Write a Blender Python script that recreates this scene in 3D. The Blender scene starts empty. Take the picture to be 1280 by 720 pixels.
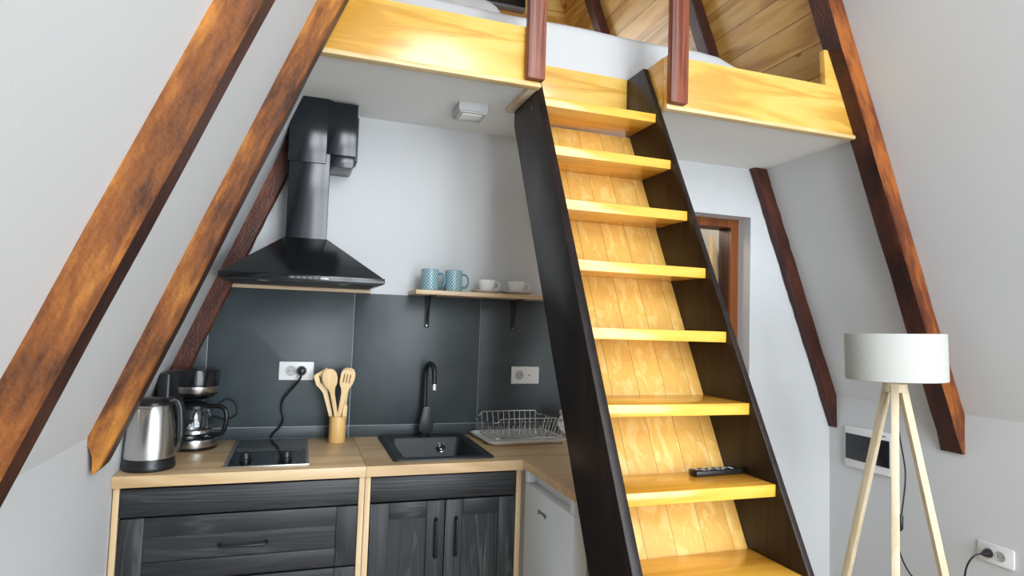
import bpy, bmesh, math, random
from mathutils import Vector, Matrix

random.seed(7)
S = bpy.context.scene
COL = S.collection
PI = math.pi

# ------------------------------------------------------------------ camera
cam_d = bpy.data.cameras.new('camera')
cam = bpy.data.objects.new('camera', cam_d)
COL.objects.link(cam)
yaw, pitch, roll, F = .3262, .0586, .0325, 777.36
fw = Vector((math.sin(yaw)*math.cos(pitch), math.cos(yaw)*math.cos(pitch), math.sin(pitch)))
rt = Vector((math.cos(yaw), -math.sin(yaw), 0)); up = rt.cross(fw)
r2 = rt*math.cos(roll) + up*math.sin(roll); u2 = -rt*math.sin(roll) + up*math.cos(roll)
M = Matrix((r2, u2, -fw)).transposed().to_4x4(); M.translation = Vector((-.0238, -2.9373, 1.4324))
cam.matrix_world = M
cam_d.sensor_width = 36; cam_d.lens = F/1280*36; cam_d.clip_start = .02
S.camera = cam

# ------------------------------------------------------------------ light
vs = S.view_settings
vs.view_transform = 'Standard'; vs.look = 'None'; vs.gamma = 1; vs.exposure = 0.08
try: vs.use_curve_mapping = False
except Exception: pass
w = bpy.data.worlds.new('sky'); S.world = w; w.use_nodes = True
bgn = w.node_tree.nodes['Background']; bgn.inputs[0].default_value = (.80, .90, 1.0, 1); bgn.inputs[1].default_value = 2.2

def area(name, loc, sx, sy, power, col, target):
    l = bpy.data.lights.new(name, 'AREA'); l.shape = 'RECTANGLE'; l.size = sx; l.size_y = sy; l.energy = power; l.color = col
    o = bpy.data.objects.new(name, l); COL.objects.link(o); o.location = loc
    o.rotation_euler = (Vector(target)-Vector(loc)).to_track_quat('-Z', 'Y').to_euler()
    return o
YB = 1.55
hl = bpy.data.lights.new('hall_fill_light', 'POINT'); hl.energy = 7; hl.color = (1, .86, .68); hl.shadow_soft_size = .08  # added fill, no fixture: brightens the pale strip beyond the doorway
ho = bpy.data.objects.new('hall_fill_light', hl); COL.objects.link(ho); ho.location = (2.0, .45, 2.15)
YF = -4.3       # front gable with its glazing
area('daylight_lower', (1.75, YF-.35, 1.3), 2.5, 2.2, 155, (.88, .95, 1.0), (1.1, 0, 1.2))
area('daylight_upper', (1.2, YF-.35, 3.55), 2.0, 2.3, 175, (.88, .95, 1.0), (1.2, 0, 2.2))
area('loft_fill_light', (1.2, YB+.35, 3.2), 1.0, .8, 27, (.92, .97, 1.0), (1.4, -1.0, 3.0))  # fill added behind an invented rear window because the loft boards rendered dark

# ------------------------------------------------------------------ materials
def nt(name):
    m = bpy.data.materials.new(name); m.use_nodes = True
    t = m.node_tree; return m, t, t.nodes['Principled BSDF']
def N(t, kind, **k):
    n = t.nodes.new(kind)
    for a, b in k.items(): setattr(n, a, b)
    return n
def ramp(t, stops):
    n = t.nodes.new('ShaderNodeValToRGB'); e = n.color_ramp.elements
    while len(e) < len(stops): e.new(.5)
    for i, (p, c) in enumerate(stops): e[i].position = p; e[i].color = (*c, 1) if len(c) == 3 else c
    return n
def plain(name, col, rough=.5, metal=0., spec=.5, coat=0., bump=0., bscale=200., var=0.):
    m, t, b = nt(name); L = t.links.new
    b.inputs['Base Color'].default_value = (*col, 1); b.inputs['Roughness'].default_value = rough
    b.inputs['Metallic'].default_value = metal; b.inputs['Specular IOR Level'].default_value = spec
    b.inputs['Coat Weight'].default_value = coat; b.inputs['Coat Roughness'].default_value = .1
    tc = N(t, 'ShaderNodeTexCoord')
    if var:
        n = N(t, 'ShaderNodeTexNoise'); n.inputs['Scale'].default_value = 5; n.inputs['Detail'].default_value = 6
        L(tc.outputs['Object'], n.inputs['Vector'])
        r = ramp(t, [(.3, tuple(c*(1-var) for c in col)), (.7, tuple(min(1, c*(1+var)) for c in col))])
        L(n.outputs[0], r.inputs[0]); L(r.outputs[0], b.inputs['Base Color'])
    if bump:
        n = N(t, 'ShaderNodeTexNoise'); n.inputs['Scale'].default_value = bscale; n.inputs['Detail'].default_value = 4
        L(tc.outputs['Object'], n.inputs['Vector'])
        bp = N(t, 'ShaderNodeBump'); bp.inputs['Strength'].default_value = bump; bp.inputs['Distance'].default_value = .01
        L(n.outputs[0], bp.inputs['Height']); L(bp.outputs[0], b.inputs['Normal'])
    return m
def wood(name, cols, axis='X', rough=.4, coat=0., rot=None, across=14., along=1.0, wave=.5, fine=.25, bump=.1,
         plank=None, knots=None, spec=.5, tone=.25, rvar=0., dist=2.5, stops=(.15, .5, .85)):
    """cols: (dark, mid, light) of the grain; axis: grain direction; plank=(axis, width, line) board joints"""
    m, t, b = nt(name); L = t.links.new
    b.inputs['Roughness'].default_value = rough; b.inputs['Coat Weight'].default_value = coat
    b.inputs['Coat Roughness'].default_value = .2; b.inputs['Specular IOR Level'].default_value = spec
    tc = N(t, 'ShaderNodeTexCoord'); vec = tc.outputs['Object']
    if rot:
        vr = N(t, 'ShaderNodeVectorRotate', rotation_type='Y_AXIS'); vr.inputs['Angle'].default_value = rot
        L(vec, vr.inputs['Vector']); vec = vr.outputs[0]
    raw = vec
    sep = N(t, 'ShaderNodeSeparateXYZ'); L(vec, sep.inputs[0])
    rnd = None
    if plank:
        pa, pw, pl = plank
        d = N(t, 'ShaderNodeMath', operation='DIVIDE'); L(sep.outputs[pa], d.inputs[0]); d.inputs[1].default_value = pw
        fl = N(t, 'ShaderNodeMath', operation='FLOOR'); L(d.outputs[0], fl.inputs[0])
        fr = N(t, 'ShaderNodeMath', operation='FRACT'); L(d.outputs[0], fr.inputs[0])
        wn = N(t, 'ShaderNodeTexWhiteNoise', noise_dimensions='1D'); L(fl.outputs[0], wn.inputs['W']); rnd = wn
        sc = N(t, 'ShaderNodeVectorMath', operation='SCALE'); L(wn.outputs['Color'], sc.inputs[0]); sc.inputs['Scale'].default_value = 7.
        ad = N(t, 'ShaderNodeVectorMath', operation='ADD'); L(vec, ad.inputs[0]); L(sc.outputs[0], ad.inputs[1]); vec = ad.outputs[0]
    mp = N(t, 'ShaderNodeMapping'); s = [across]*3; s['XYZ'.index(axis)] = along
    mp.inputs['Scale'].default_value = s; L(vec, mp.inputs['Vector'])
    n1 = N(t, 'ShaderNodeTexNoise'); n1.inputs['Scale'].default_value = 1; n1.inputs['Detail'].default_value = 5; n1.inputs['Distortion'].default_value = .8
    L(mp.outputs[0], n1.inputs['Vector'])
    wv = N(t, 'ShaderNodeMath', operation='MULTIPLY'); wv.inputs[1].default_value = 26*dist/2.5; L(n1.outputs[0], wv.inputs[0])
    sn = N(t, 'ShaderNodeMath', operation='SINE'); L(wv.outputs[0], sn.inputs[0])
    ma = N(t, 'ShaderNodeMath', operation='MULTIPLY_ADD'); L(sn.outputs[0], ma.inputs[0]); ma.inputs[1].default_value = wave*.5; L(n1.outputs[0], ma.inputs[2])
    mp2 = N(t, 'ShaderNodeMapping'); s = [across*14]*3; s['XYZ'.index(axis)] = along*5
    mp2.inputs['Scale'].default_value = s; L(vec, mp2.inputs['Vector'])
    n2 = N(t, 'ShaderNodeTexNoise'); n2.inputs['Scale'].default_value = 1; n2.inputs['Detail'].default_value = 3; L(mp2.outputs[0], n2.inputs['Vector'])
    f = N(t, 'ShaderNodeMath', operation='MULTIPLY_ADD'); L(n2.outputs[0], f.inputs[0]); f.inputs[1].default_value = fine; L(ma.outputs[0], f.inputs[2])
    f2 = N(t, 'ShaderNodeMath', operation='SUBTRACT'); L(f.outputs[0], f2.inputs[0]); f2.inputs[1].default_value = fine*.5
    rp = ramp(t, [(stops[0], cols[0]), (stops[1], cols[1]), (stops[2], cols[2])]); L(f2.outputs[0], rp.inputs[0])
    out = rp.outputs[0]
    def mul(a, val_socket):
        x = N(t, 'ShaderNodeMix', data_type='RGBA', blend_type='MULTIPLY'); x.inputs[0].default_value = 1
        L(a, x.inputs[6]); L(val_socket, x.inputs[7]); return x.outputs[2]
    if rnd:
        mr = N(t, 'ShaderNodeMapRange'); L(rnd.outputs['Value'], mr.inputs[0]); mr.inputs[3].default_value = 1-tone; mr.inputs[4].default_value = 1.05
        out = mul(out, mr.outputs[0])
        lt = N(t, 'ShaderNodeMath', operation='LESS_THAN'); L(fr.outputs[0], lt.inputs[0]); lt.inputs[1].default_value = pl
        mr2 = N(t, 'ShaderNodeMapRange'); L(lt.outputs[0], mr2.inputs[0]); mr2.inputs[3].default_value = 1.; mr2.inputs[4].default_value = .35
        out = mul(out, mr2.outputs[0])
    if knots:
        vo = N(t, 'ShaderNodeTexVoronoi'); mk = N(t, 'ShaderNodeMapping'); s = [knots*1.6]*3; s['XYZ'.index(axis)] = knots; s[{'X': 1, 'Y': 0, 'Z': 1}[axis]] = 0
        mk.inputs['Scale'].default_value = s; L(vec, mk.inputs['Vector']); L(mk.outputs[0], vo.inputs['Vector']); vo.inputs['Scale'].default_value = 1
        rk = ramp(t, [(.0, (.16, .07, .03)), (.07, (.42, .25, .13)), (.11, (1, 1, 1))]); L(vo.outputs['Distance'], rk.inputs[0])
        out = mul(out, rk.outputs[0])
    L(out, b.inputs['Base Color'])
    if rvar:
        nr = N(t, 'ShaderNodeTexNoise'); nr.inputs['Scale'].default_value = 3; L(raw, nr.inputs['Vector'])
        mr = N(t, 'ShaderNodeMapRange'); L(nr.outputs[0], mr.inputs[0]); mr.inputs[3].default_value = max(.02, rough-rvar); mr.inputs[4].default_value = rough+rvar
        L(mr.outputs[0], b.inputs['Roughness'])
    if bump:
        bm_ = N(t, 'ShaderNodeBump'); bm_.inputs['Strength'].default_value = bump; bm_.inputs['Distance'].default_value = .004
        L(f2.outputs[0], bm_.inputs['Height']); L(bm_.outputs[0], b.inputs['Normal'])
    return m
def rafter_mat(name, rot, cols, rough=.55):
    """rough sawn beam with blotchy brown stain"""
    m, t, b = nt(name); L = t.links.new
    tc = N(t, 'ShaderNodeTexCoord'); vr = N(t, 'ShaderNodeVectorRotate', rotation_type='Y_AXIS'); vr.inputs['Angle'].default_value = rot
    L(tc.outputs['Object'], vr.inputs['Vector'])
    mp = N(t, 'ShaderNodeMapping'); mp.inputs['Scale'].default_value = (7, 7, 2.2); L(vr.outputs[0], mp.inputs['Vector'])
    n = N(t, 'ShaderNodeTexNoise'); n.inputs['Scale'].default_value = 1; n.inputs['Detail'].default_value = 7; n.inputs['Roughness'].default_value = .62; L(mp.outputs[0], n.inputs['Vector'])
    mp2 = N(t, 'ShaderNodeMapping'); mp2.inputs['Scale'].default_value = (60, 60, 9); L(vr.outputs[0], mp2.inputs['Vector'])
    n2 = N(t, 'ShaderNodeTexNoise'); n2.inputs['Scale'].default_value = 1; n2.inputs['Detail'].default_value = 6; L(mp2.outputs[0], n2.inputs['Vector'])
    f = N(t, 'ShaderNodeMath', operation='MULTIPLY_ADD'); L(n2.outputs[0], f.inputs[0]); f.inputs[1].default_value = .3; L(n.outputs[0], f.inputs[2])
    f2 = N(t, 'ShaderNodeMath', operation='SUBTRACT'); L(f.outputs[0], f2.inputs[0]); f2.inputs[1].default_value = .15
    rp = ramp(t, [(.33, cols[0]), (.5, cols[1]), (.66, cols[2])]); L(f2.outputs[0], rp.inputs[0]); L(rp.outputs[0], b.inputs['Base Color'])
    b.inputs['Roughness'].default_value = rough; b.inputs['Specular IOR Level'].default_value = .35
    n3 = N(t, 'ShaderNodeTexNoise'); n3.inputs['Scale'].default_value = 90; n3.inputs['Detail'].default_value = 5; L(vr.outputs[0], n3.inputs['Vector'])
    bu = N(t, 'ShaderNodeBump'); bu.inputs['Strength'].default_value = .5; bu.inputs['Distance'].default_value = .006; L(n3.outputs[0], bu.inputs['Height']); L(bu.outputs[0], b.inputs['Normal'])
    return m

PLASTER = plain('white_plaster', (.645, .655, .665), .85, bump=.06, bscale=120, spec=.2)
CEILM = plain('white_ceiling_paint', (.82, .82, .80), .85, bump=.04, bscale=100, spec=.2)
FLOORM = wood('oak_floor', ((.44, .30, .18), (.60, .44, .28), (.70, .54, .37)), 'Y', .4, plank=(0, .14, .02), across=10, wave=.3)
_tilt = math.atan(.4)
RC = ((.040, .012, .006), (.23, .072, .014), (.54, .215, .032))
RAF_L = rafter_mat('brown_stained_beam_left', -_tilt, RC)
RAF_R = rafter_mat('brown_stained_beam_right', _tilt, ((.05, .011, .006), (.16, .04, .012), (.40, .12, .022)))
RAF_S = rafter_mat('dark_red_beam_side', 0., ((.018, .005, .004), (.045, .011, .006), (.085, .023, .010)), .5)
RAF_D = rafter_mat('dark_stained_beam', _tilt, ((.024, .007, .005), (.055, .014, .009), (.10, .028, .014)), .45)
RAF_DL = rafter_mat('dark_stained_beam_left', -_tilt, ((.035, .010, .007), (.10, .026, .013), (.24, .075, .022)), .45)
POSTM = wood('red_brown_post', ((.07, .014, .007), (.20, .045, .018), (.30, .085, .035)), 'Z', .38, across=25, wave=.3, fine=.4, bump=.3)
PINEC = ((.60, .29, .045), (.80, .45, .085), (.88, .56, .15))
PALE_X = wood('pale_pine_lip', ((.66, .44, .17), (.78, .58, .28), (.84, .66, .37)), 'X', .4, across=9, wave=.3, bump=.04)
PINE_X = wood('varnished_pine', PINEC, 'X', .26, coat=.7, across=9, along=.9, wave=.35, bump=.05)
PINE_Y = wood('varnished_pine_end', PINEC, 'Y', .25, coat=.4, across=9, along=.9, wave=.35, bump=.05)
TREADM = wood('varnished_tread', ((.68, .30, .030), (.84, .42, .048), (.89, .50, .08)), 'X', .2, coat=.5, across=9, along=.8, wave=.3, bump=.05)
RISERM = wood('pale_pine_boards', ((.72, .37, .065), (.84, .52, .14), (.89, .64, .24)), 'Z', .28, coat=.3, across=22, along=.2, wave=.22, dist=2.2, plank=(0, .105, .018), tone=.12, knots=None, bump=.05)
LININGM = wood('pine_lining', ((.56, .27, .055), (.76, .43, .105), (.84, .54, .18)), 'Y', .4, across=8, along=.8, wave=.5, plank=(2, .135, .035), tone=.3, knots=3.0)
LINGABLE = wood('pine_lining_gable', ((.56, .27, .055), (.76, .43, .105), (.84, .54, .18)), 'X', .4, across=8, along=.8, wave=.5, plank=(2, .14, .035), tone=.3, knots=3.0)
BLACKW = wood('black_stained_wood', ((.007, .004, .0035), (.014, .0075, .0062), (.022, .014, .012)), 'Z', .38, spec=.3, across=16, along=1.2, wave=.3, fine=.4, bump=.12, rvar=.1)
CABC = ((.009, .010, .012), (.021, .023, .026), (.075, .078, .080))
CAB_X = wood('charcoal_wood_horizontal', CABC, 'X', .5, across=9, along=.6, wave=.34, fine=.22, bump=.1, dist=7, stops=(.25, .62, .82))
CAB_Z = wood('charcoal_wood_vertical', CABC, 'Z', .5, across=9, along=.6, wave=.30, fine=.22, bump=.1, dist=7, stops=(.25, .62, .82))
OAKC = ((.50, .31, .15), (.66, .45, .24), (.73, .54, .32))
OAK_X = wood('oak_worktop', OAKC, 'X', .36, across=7, along=.7, wave=.25, fine=.3, bump=.04)
OAK_Z = wood('oak_edge', ((.56, .37, .19), (.70, .50, .28), (.75, .57, .35)), 'Z', .45, across=14, wave=.25, bump=.04)
BIRCH = wood('pale_birch', ((.66, .52, .32), (.78, .65, .44), (.82, .71, .51)), 'Z', .5, across=20, wave=.2, bump=.03)
BAMBOO = wood('bamboo', ((.70, .44, .18), (.84, .58, .28), (.88, .66, .37)), 'Z', .45, across=40, wave=.2, bump=.03)
BAMBOO_H = wood('bamboo_holder', ((.60, .33, .09), (.78, .48, .16), (.82, .55, .22)), 'Z', .4, across=30, wave=.2, bump=.03)
SHELFM = wood('shelf_board', ((.55, .38, .22), (.72, .54, .35), (.78, .62, .43)), 'X', .45, across=16, wave=.3, bump=.03)
SLATE = plain('slate_tile', (.048, .063, .070), .42, var=.22, bump=.03, bscale=40)
GROUT = plain('pale_grout', (.42, .43, .43), .8)
BLACKG = plain('black_enamel', (.008, .009, .011), .16, var=.2)
DUCTM = plain('black_painted_steel', (.006, .009, .013), .19, metal=.0, spec=.6, var=.35)
BLACKP = plain('black_plastic', (.010, .010, .011), .32)
BLACKM = plain('matt_black_metal', (.012, .012, .013), .42)
LEVERM = plain('satin_black_lever', (.028, .031, .034), .38)
SINKM = plain('black_composite', (.022, .026, .029), .45, bump=.03, bscale=600)
GLASSB = plain('black_ceramic_glass', (.006, .007, .009), .06, spec=.6)
GLINE = plain('grey_print', (.22, .24, .25), .4)
STEEL = plain('brushed_steel', (.62, .61, .59), .26, metal=1)
CHROME = plain('chrome', (.80, .80, .80), .12, metal=1)
WIREM = plain('wire_chrome', (.62, .63, .64), .22, metal=1)
WHITEP = plain('white_plastic', (.80, .80, .79), .38)
LAMPW = plain('pale_grey_plastic', (.50, .505, .50), .5)
SOCKP = plain('shaded_socket_plastic', (.44, .44, .43), .45)  # white socket plastic darkened so the shallow well shows recess shade
TRAYM = plain('glossy_white_plastic', (.88, .88, .86), .25)
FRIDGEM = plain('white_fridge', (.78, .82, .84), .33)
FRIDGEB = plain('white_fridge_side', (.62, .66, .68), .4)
CERAM = plain('white_ceramic', (.86, .85, .82), .22, coat=.3)
FABRIC = plain('lamp_fabric', (.57, .57, .53), .9, bump=.1, bscale=500, spec=.1)
SHEET = plain('white_sheet', (.60, .60, .60), .9, bump=.08, bscale=25, spec=.1)
DARKWIN = plain('smoked_panel', (.012, .014, .018), .2)
GREYM = plain('grey_rim', (.16, .17, .18), .35)
INK = plain('dark_ink', (.03, .03, .035), .5)
PALEBTN = plain('pale_button', (.55, .55, .55), .5)
DOORW = wood('brown_door_frame', ((.11, .028, .006), (.20, .056, .012), (.27, .085, .02)), 'Z', .35, across=14, wave=.3)
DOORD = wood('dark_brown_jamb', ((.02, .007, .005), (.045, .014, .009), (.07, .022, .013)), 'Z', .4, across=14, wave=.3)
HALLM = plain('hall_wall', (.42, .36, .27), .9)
FRAMEM = plain('window_frame_brown', (.10, .04, .02), .5)

def glass_mat(name, tint=(1, 1, 1), refl=.06):
    m = bpy.data.materials.new(name); m.use_nodes = True; t = m.node_tree; t.nodes.clear()
    o = t.nodes.new('ShaderNodeOutputMaterial'); mx = t.nodes.new('ShaderNodeMixShader')
    tr = t.nodes.new('ShaderNodeBsdfTransparent'); gl = t.nodes.new('ShaderNodeBsdfGlossy')
    tr.inputs[0].default_value = (*tint, 1); gl.inputs['Roughness'].default_value = .03
    fr = t.nodes.new('ShaderNodeLayerWeight'); fr.inputs[0].default_value = .25
    mr = t.nodes.new('ShaderNodeMapRange'); mr.inputs[3].default_value = refl; mr.inputs[4].default_value = .8
    t.links.new(fr.outputs['Fresnel'], mr.inputs[0]); t.links.new(mr.outputs[0], mx.inputs[0])
    t.links.new(tr.outputs[0], mx.inputs[1]); t.links.new(gl.outputs[0], mx.inputs[2]); t.links.new(mx.outputs[0], o.inputs[0])
    return m
PANE = glass_mat('window_glass'); CARAFE = glass_mat('carafe_glass', (.82, .84, .85), .10)

def mug_mat():
    m, t, b = nt('teal_lattice_glaze'); L = t.links.new
    b.inputs['Roughness'].default_value = .3
    tc = N(t, 'ShaderNodeTexCoord'); sp = N(t, 'ShaderNodeSeparateXYZ'); L(tc.outputs['Object'], sp.inputs[0])
    at = N(t, 'ShaderNodeMath', operation='ARCTAN2'); L(sp.outputs[1], at.inputs[0]); L(sp.outputs[0], at.inputs[1])
    def lin(a, ka, z, kz):
        p = N(t, 'ShaderNodeMath', operation='MULTIPLY'); L(a, p.inputs[0]); p.inputs[1].default_value = ka
        q = N(t, 'ShaderNodeMath', operation='MULTIPLY_ADD'); L(z, q.inputs[0]); q.inputs[1].default_value = kz; L(p.outputs[0], q.inputs[2])
        s = N(t, 'ShaderNodeMath', operation='SINE'); L(q.outputs[0], s.inputs[0]); a2 = N(t, 'ShaderNodeMath', operation='ABSOLUTE'); L(s.outputs[0], a2.inputs[0]); return a2
    A = lin(at.outputs[0], 9, sp.outputs[2], 190); B = lin(at.outputs[0], 9, sp.outputs[2], -190)
    mn = N(t, 'ShaderNodeMath', operation='MINIMUM'); L(A.outputs[0], mn.inputs[0]); L(B.outputs[0], mn.inputs[1])
    rp = ramp(t, [(.40, (.055, .20, .25)), (.58, (.48, .62, .64))]); L(mn.outputs[0], rp.inputs[0]); L(rp.outputs[0], b.inputs['Base Color'])
    return m
MUGM = mug_mat(); MUGT = plain('teal_glaze', (.08, .25, .30), .3)

# ------------------------------------------------------------------ mesh builder
class MB:
    def __init__(s): s.bm = bmesh.new(); s.mats = []
    def mi(s, m):
        if m not in s.mats: s.mats.append(m)
        return s.mats.index(m)
    def _add(s, b, m):
        k = s.mi(m)
        for f in b.faces: f.material_index = k
        bmesh.ops.recalc_face_normals(b, faces=b.faces[:])
        me = bpy.data.meshes.new('tmp'); b.to_mesh(me); b.free(); s.bm.from_mesh(me); bpy.data.meshes.remove(me)
    def _bev(s, b, w, seg=2):
        if w: bmesh.ops.bevel(b, geom=b.edges[:], offset=w, segments=seg, profile=.5, affect='EDGES', clamp_overlap=True)
    def hexa(s, p, m, bev=0):
        b = bmesh.new(); v = [b.verts.new(q) for q in p]
        for f in ((0, 1, 2, 3), (4, 5, 6, 7), (0, 1, 5, 4), (1, 2, 6, 5), (2, 3, 7, 6), (3, 0, 4, 7)): b.faces.new([v[i] for i in f])
        s._bev(b, bev); s._add(b, m); return s
    def box(s, x0, x1, y0, y1, z0, z1, m, bev=0):
        return s.hexa([(x0, y0, z0), (x1, y0, z0), (x1, y1, z0), (x0, y1, z0), (x0, y0, z1), (x1, y0, z1), (x1, y1, z1), (x0, y1, z1)], m, bev)
    def prism(s, pts, axis, a0, a1, m, bev=0):
        def P(u, v, a): return {'X': (a, u, v), 'Y': (u, a, v), 'Z': (u, v, a)}[axis]
        b = bmesh.new(); n = len(pts)
        A = [b.verts.new(P(u, v, a0)) for u, v in pts]; B = [b.verts.new(P(u, v, a1)) for u, v in pts]
        b.faces.new(A); b.faces.new(B)
        for i in range(n): b.faces.new((A[i], A[(i+1) % n], B[(i+1) % n], B[i]))
        bmesh.ops.recalc_face_normals(b, faces=b.faces[:]); s._bev(b, bev); s._add(b, m); return s
    def tube(s, pts, r, m, seg=10, closed=False, cap=True):
        pts = [Vector(p) for p in pts]; n = len(pts); b = bmesh.new(); rings = []
        rr = r if isinstance(r, (list, tuple)) else [r]*n
        prev = None
        for i, p in enumerate(pts):
            if closed: d = pts[(i+1) % n]-pts[i-1]
            else: d = pts[min(i+1, n-1)]-pts[max(i-1, 0)]
            d.normalize()
            if prev is None:
                a = Vector((0, 0, 1)) if abs(d.z) < .9 else Vector((1, 0, 0)); u = d.cross(a).normalized()
            else:
                u = prev - d*prev.dot(d); u.normalize()
            prev = u; v = d.cross(u)
            rings.append([b.verts.new(p+(u*math.cos(2*PI*k/seg)+v*math.sin(2*PI*k/seg))*rr[i]) for k in range(seg)])
        for i in range(n if closed else n-1):
            A, B = rings[i], rings[(i+1) % n]
            for k in range(seg): b.faces.new((A[k], A[(k+1) % seg], B[(k+1) % seg], B[k]))
        if cap and not closed: b.faces.new(rings[0]); b.faces.new(rings[-1])
        s._add(b, m); return s
    def lathe(s, prof, c, m, seg=40, a0=0, a1=2*PI):
        b = bmesh.new(); rings = []; full = abs(a1-a0-2*PI) < 1e-6; ns = seg if full else seg+1
        for r, z in prof:
            if r < 1e-6: rings.append([b.verts.new((c[0], c[1], c[2]+z))])
            else: rings.append([b.verts.new((c[0]+r*math.cos(a0+(a1-a0)*k/seg), c[1]+r*math.sin(a0+(a1-a0)*k/seg), c[2]+z)) for k in range(ns)])
        for A, B in zip(rings, rings[1:]):
            for k in range(seg):
                k2 = (k+1) % ns
                q = []
                for v in (A[k % len(A)], A[k2 % len(A)], B[k2 % len(B)], B[k % len(B)]):
                    if v not in q: q.append(v)
                if len(q) > 2:
                    try: b.faces.new(q)
                    except ValueError: pass
        s._add(b, m); return s
    def xform(s, mat): bmesh.ops.transform(s.bm, matrix=mat, verts=s.bm.verts[:]); return s
    def build(s, name, parent=None, angle=.6):
        o0 = parent.matrix_world.translation.copy() if False else Vector((0, 0, 0))
        p = parent
        while p is not None: o0 += p.location; p = p.parent
        for v in s.bm.verts: v.co -= o0
        for f in s.bm.faces: f.smooth = True
        for e in s.bm.edges:
            e.smooth = not (len(e.link_faces) != 2 or e.calc_face_angle(0) > angle)
        me = bpy.data.meshes.new(name); s.bm.to_mesh(me); s.bm.free()
        for m in s.mats: me.materials.append(m)
        o = bpy.data.objects.new(name, me); COL.objects.link(o); o.parent = parent
        return o
    def solid(s, name, label, cat, group=None, origin=None):
        """a thing made of one mesh, with its own origin"""
        if origin is None:
            xs = [v.co for v in s.bm.verts]; lo = [min(c[i] for c in xs) for i in range(3)]; hi = [max(c[i] for c in xs) for i in range(3)]
            origin = ((lo[0]+hi[0])/2, (lo[1]+hi[1])/2, lo[2])
        for v in s.bm.verts: v.co -= Vector(origin)
        o = s.build(name); o.location = origin
        o['label'] = label; o['category'] = cat
        if group: o['group'] = group
        return o
def thing(name, label, cat, loc, group=None):
    o = bpy.data.objects.new(name, None); COL.objects.link(o); o.location = loc; o.empty_display_size = .05
    o['label'] = label; o['category'] = cat
    if group: o['group'] = group
    return o
def struct(o): o['kind'] = 'structure'; return o
def smooth_path(pts, n=8, closed=False):
    P = [Vector(p) for p in pts]; out = []; m = len(P)
    for i in range(m if closed else m-1):
        a = P[i-1] if (i or closed) else P[0]*2-P[1]; b = P[i]; c = P[(i+1) % m]; d = P[(i+2) % m] if (closed or i+2 < m) else c*2-b
        for k in range(n):
            t = k/n
            out.append(.5*((2*b)+(c-a)*t+(2*a-5*b+4*c-d)*t*t+(3*b-a-3*c+d)*t**3))
    if not closed: out.append(P[-1])
    return out
def text_mesh(txt, size, name, mat, parent, origin, xdir, ydir, extrude=.0006):
    cu = bpy.data.curves.new('t', 'FONT'); cu.body = txt; cu.size = size; cu.extrude = extrude; cu.align_x = 'LEFT'
    o = bpy.data.objects.new('t', cu); COL.objects.link(o)
    dg = bpy.context.evaluated_depsgraph_get(); me = bpy.data.meshes.new_from_object(o.evaluated_get(dg))
    bpy.data.objects.remove(o); me.name = name
    x = Vector(xdir).normalized(); y = Vector(ydir).normalized(); z = x.cross(y)
    Mx = Matrix((x, y, z)).transposed().to_4x4(); Mx.translation = Vector(origin)
    me.transform(Mx)
    off = Vector((0, 0, 0)); p = parent
    while p is not None: off += p.location; p = p.parent
    me.transform(Matrix.Translation(-off))
    me.materials.clear(); me.materials.append(mat)
    ob = bpy.data.objects.new(name, me); COL.objects.link(ob); ob.parent = parent
    return ob

# ------------------------------------------------------------------ room shell
CX, XL, XR, ZK, ZR = 1.207, -.575, 3.0, 1.075, 5.55
def surf(z, side): return CX + side*(1.42 - .4*(z-2))
ZC = 2.375        # underside of the loft
LOFT = 2.56       # loft floor
struct(MB().box(-.9, 3.3, YF-.1, YB+.1, -.12, 0, FLOORM).build('floor'))
# knee walls and sloping plaster
for nm, sd in (('left', -1), ('right', 1)):
    xw = XL if sd < 0 else XR
    xk = surf(ZK, sd)
    pts = [(xw, 0), (xw, ZK), (xw+sd*.15, ZK), (xw+sd*.15, 0)]
    struct(MB().prism(pts, 'Y', YF, YB, PLASTER).build('wall_'+nm))
    pts = [(xw, ZK), (surf(ZR, sd), ZR), (surf(ZR, sd)+sd*.02, ZR+.12), (xw+sd*.15, ZK)]
    struct(MB().prism(pts, 'Y', YF, YB, PLASTER).build('ceiling_'+nm))
    # pine boards lining the slope above the loft
    pts = [(surf(LOFT, sd), LOFT), (surf(ZR-.05, sd), ZR-.05), (surf(ZR-.05, sd)-sd*.012, ZR-.05), (surf(LOFT, sd)-sd*.012, LOFT)]
    struct(MB().prism(pts, 'Y', -.70, YB-.02, LININGM).build('ceiling_lining_'+nm))
# back wall of the kitchen with the doorway recess
DX0, DX1, DZ = 1.62, 2.412, 2.094
b = MB()
def ylayer(y0, y1, x0, x1, z1):
    b.prism([(XL, 0), (x0, 0), (x0, z1), (x1, z1), (x1, 0), (XR, 0), (XR, ZK), (surf(ZC, 1), ZC), (surf(ZC, -1), ZC), (XL, ZK)], 'Y', y0, y1, PLASTER)
ylayer(0, .215, DX0, DX1, DZ)
struct(b.build('wall_back'))
b = MB()
FX = 2.405
b.prism([(DX0+.0, 0), (DX0+.0, 2.092), (DX1, 2.092), (DX1, 0), (FX-.045, 0), (FX-.045, 2.045), (DX0+.05, 2.045), (DX0+.05, 0)], 'Y', .105, .125, DOORW)
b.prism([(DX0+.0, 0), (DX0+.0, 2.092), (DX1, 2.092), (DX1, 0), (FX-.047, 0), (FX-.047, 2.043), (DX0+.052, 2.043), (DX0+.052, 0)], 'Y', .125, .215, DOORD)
struct(b.build('door_1'))
# hall seen through the doorway
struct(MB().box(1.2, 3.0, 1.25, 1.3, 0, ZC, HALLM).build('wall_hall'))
struct(MB().box(2.597, 2.640, .60, .64, 0, 2.2, BIRCH, .004).build('trim_1'))
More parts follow.
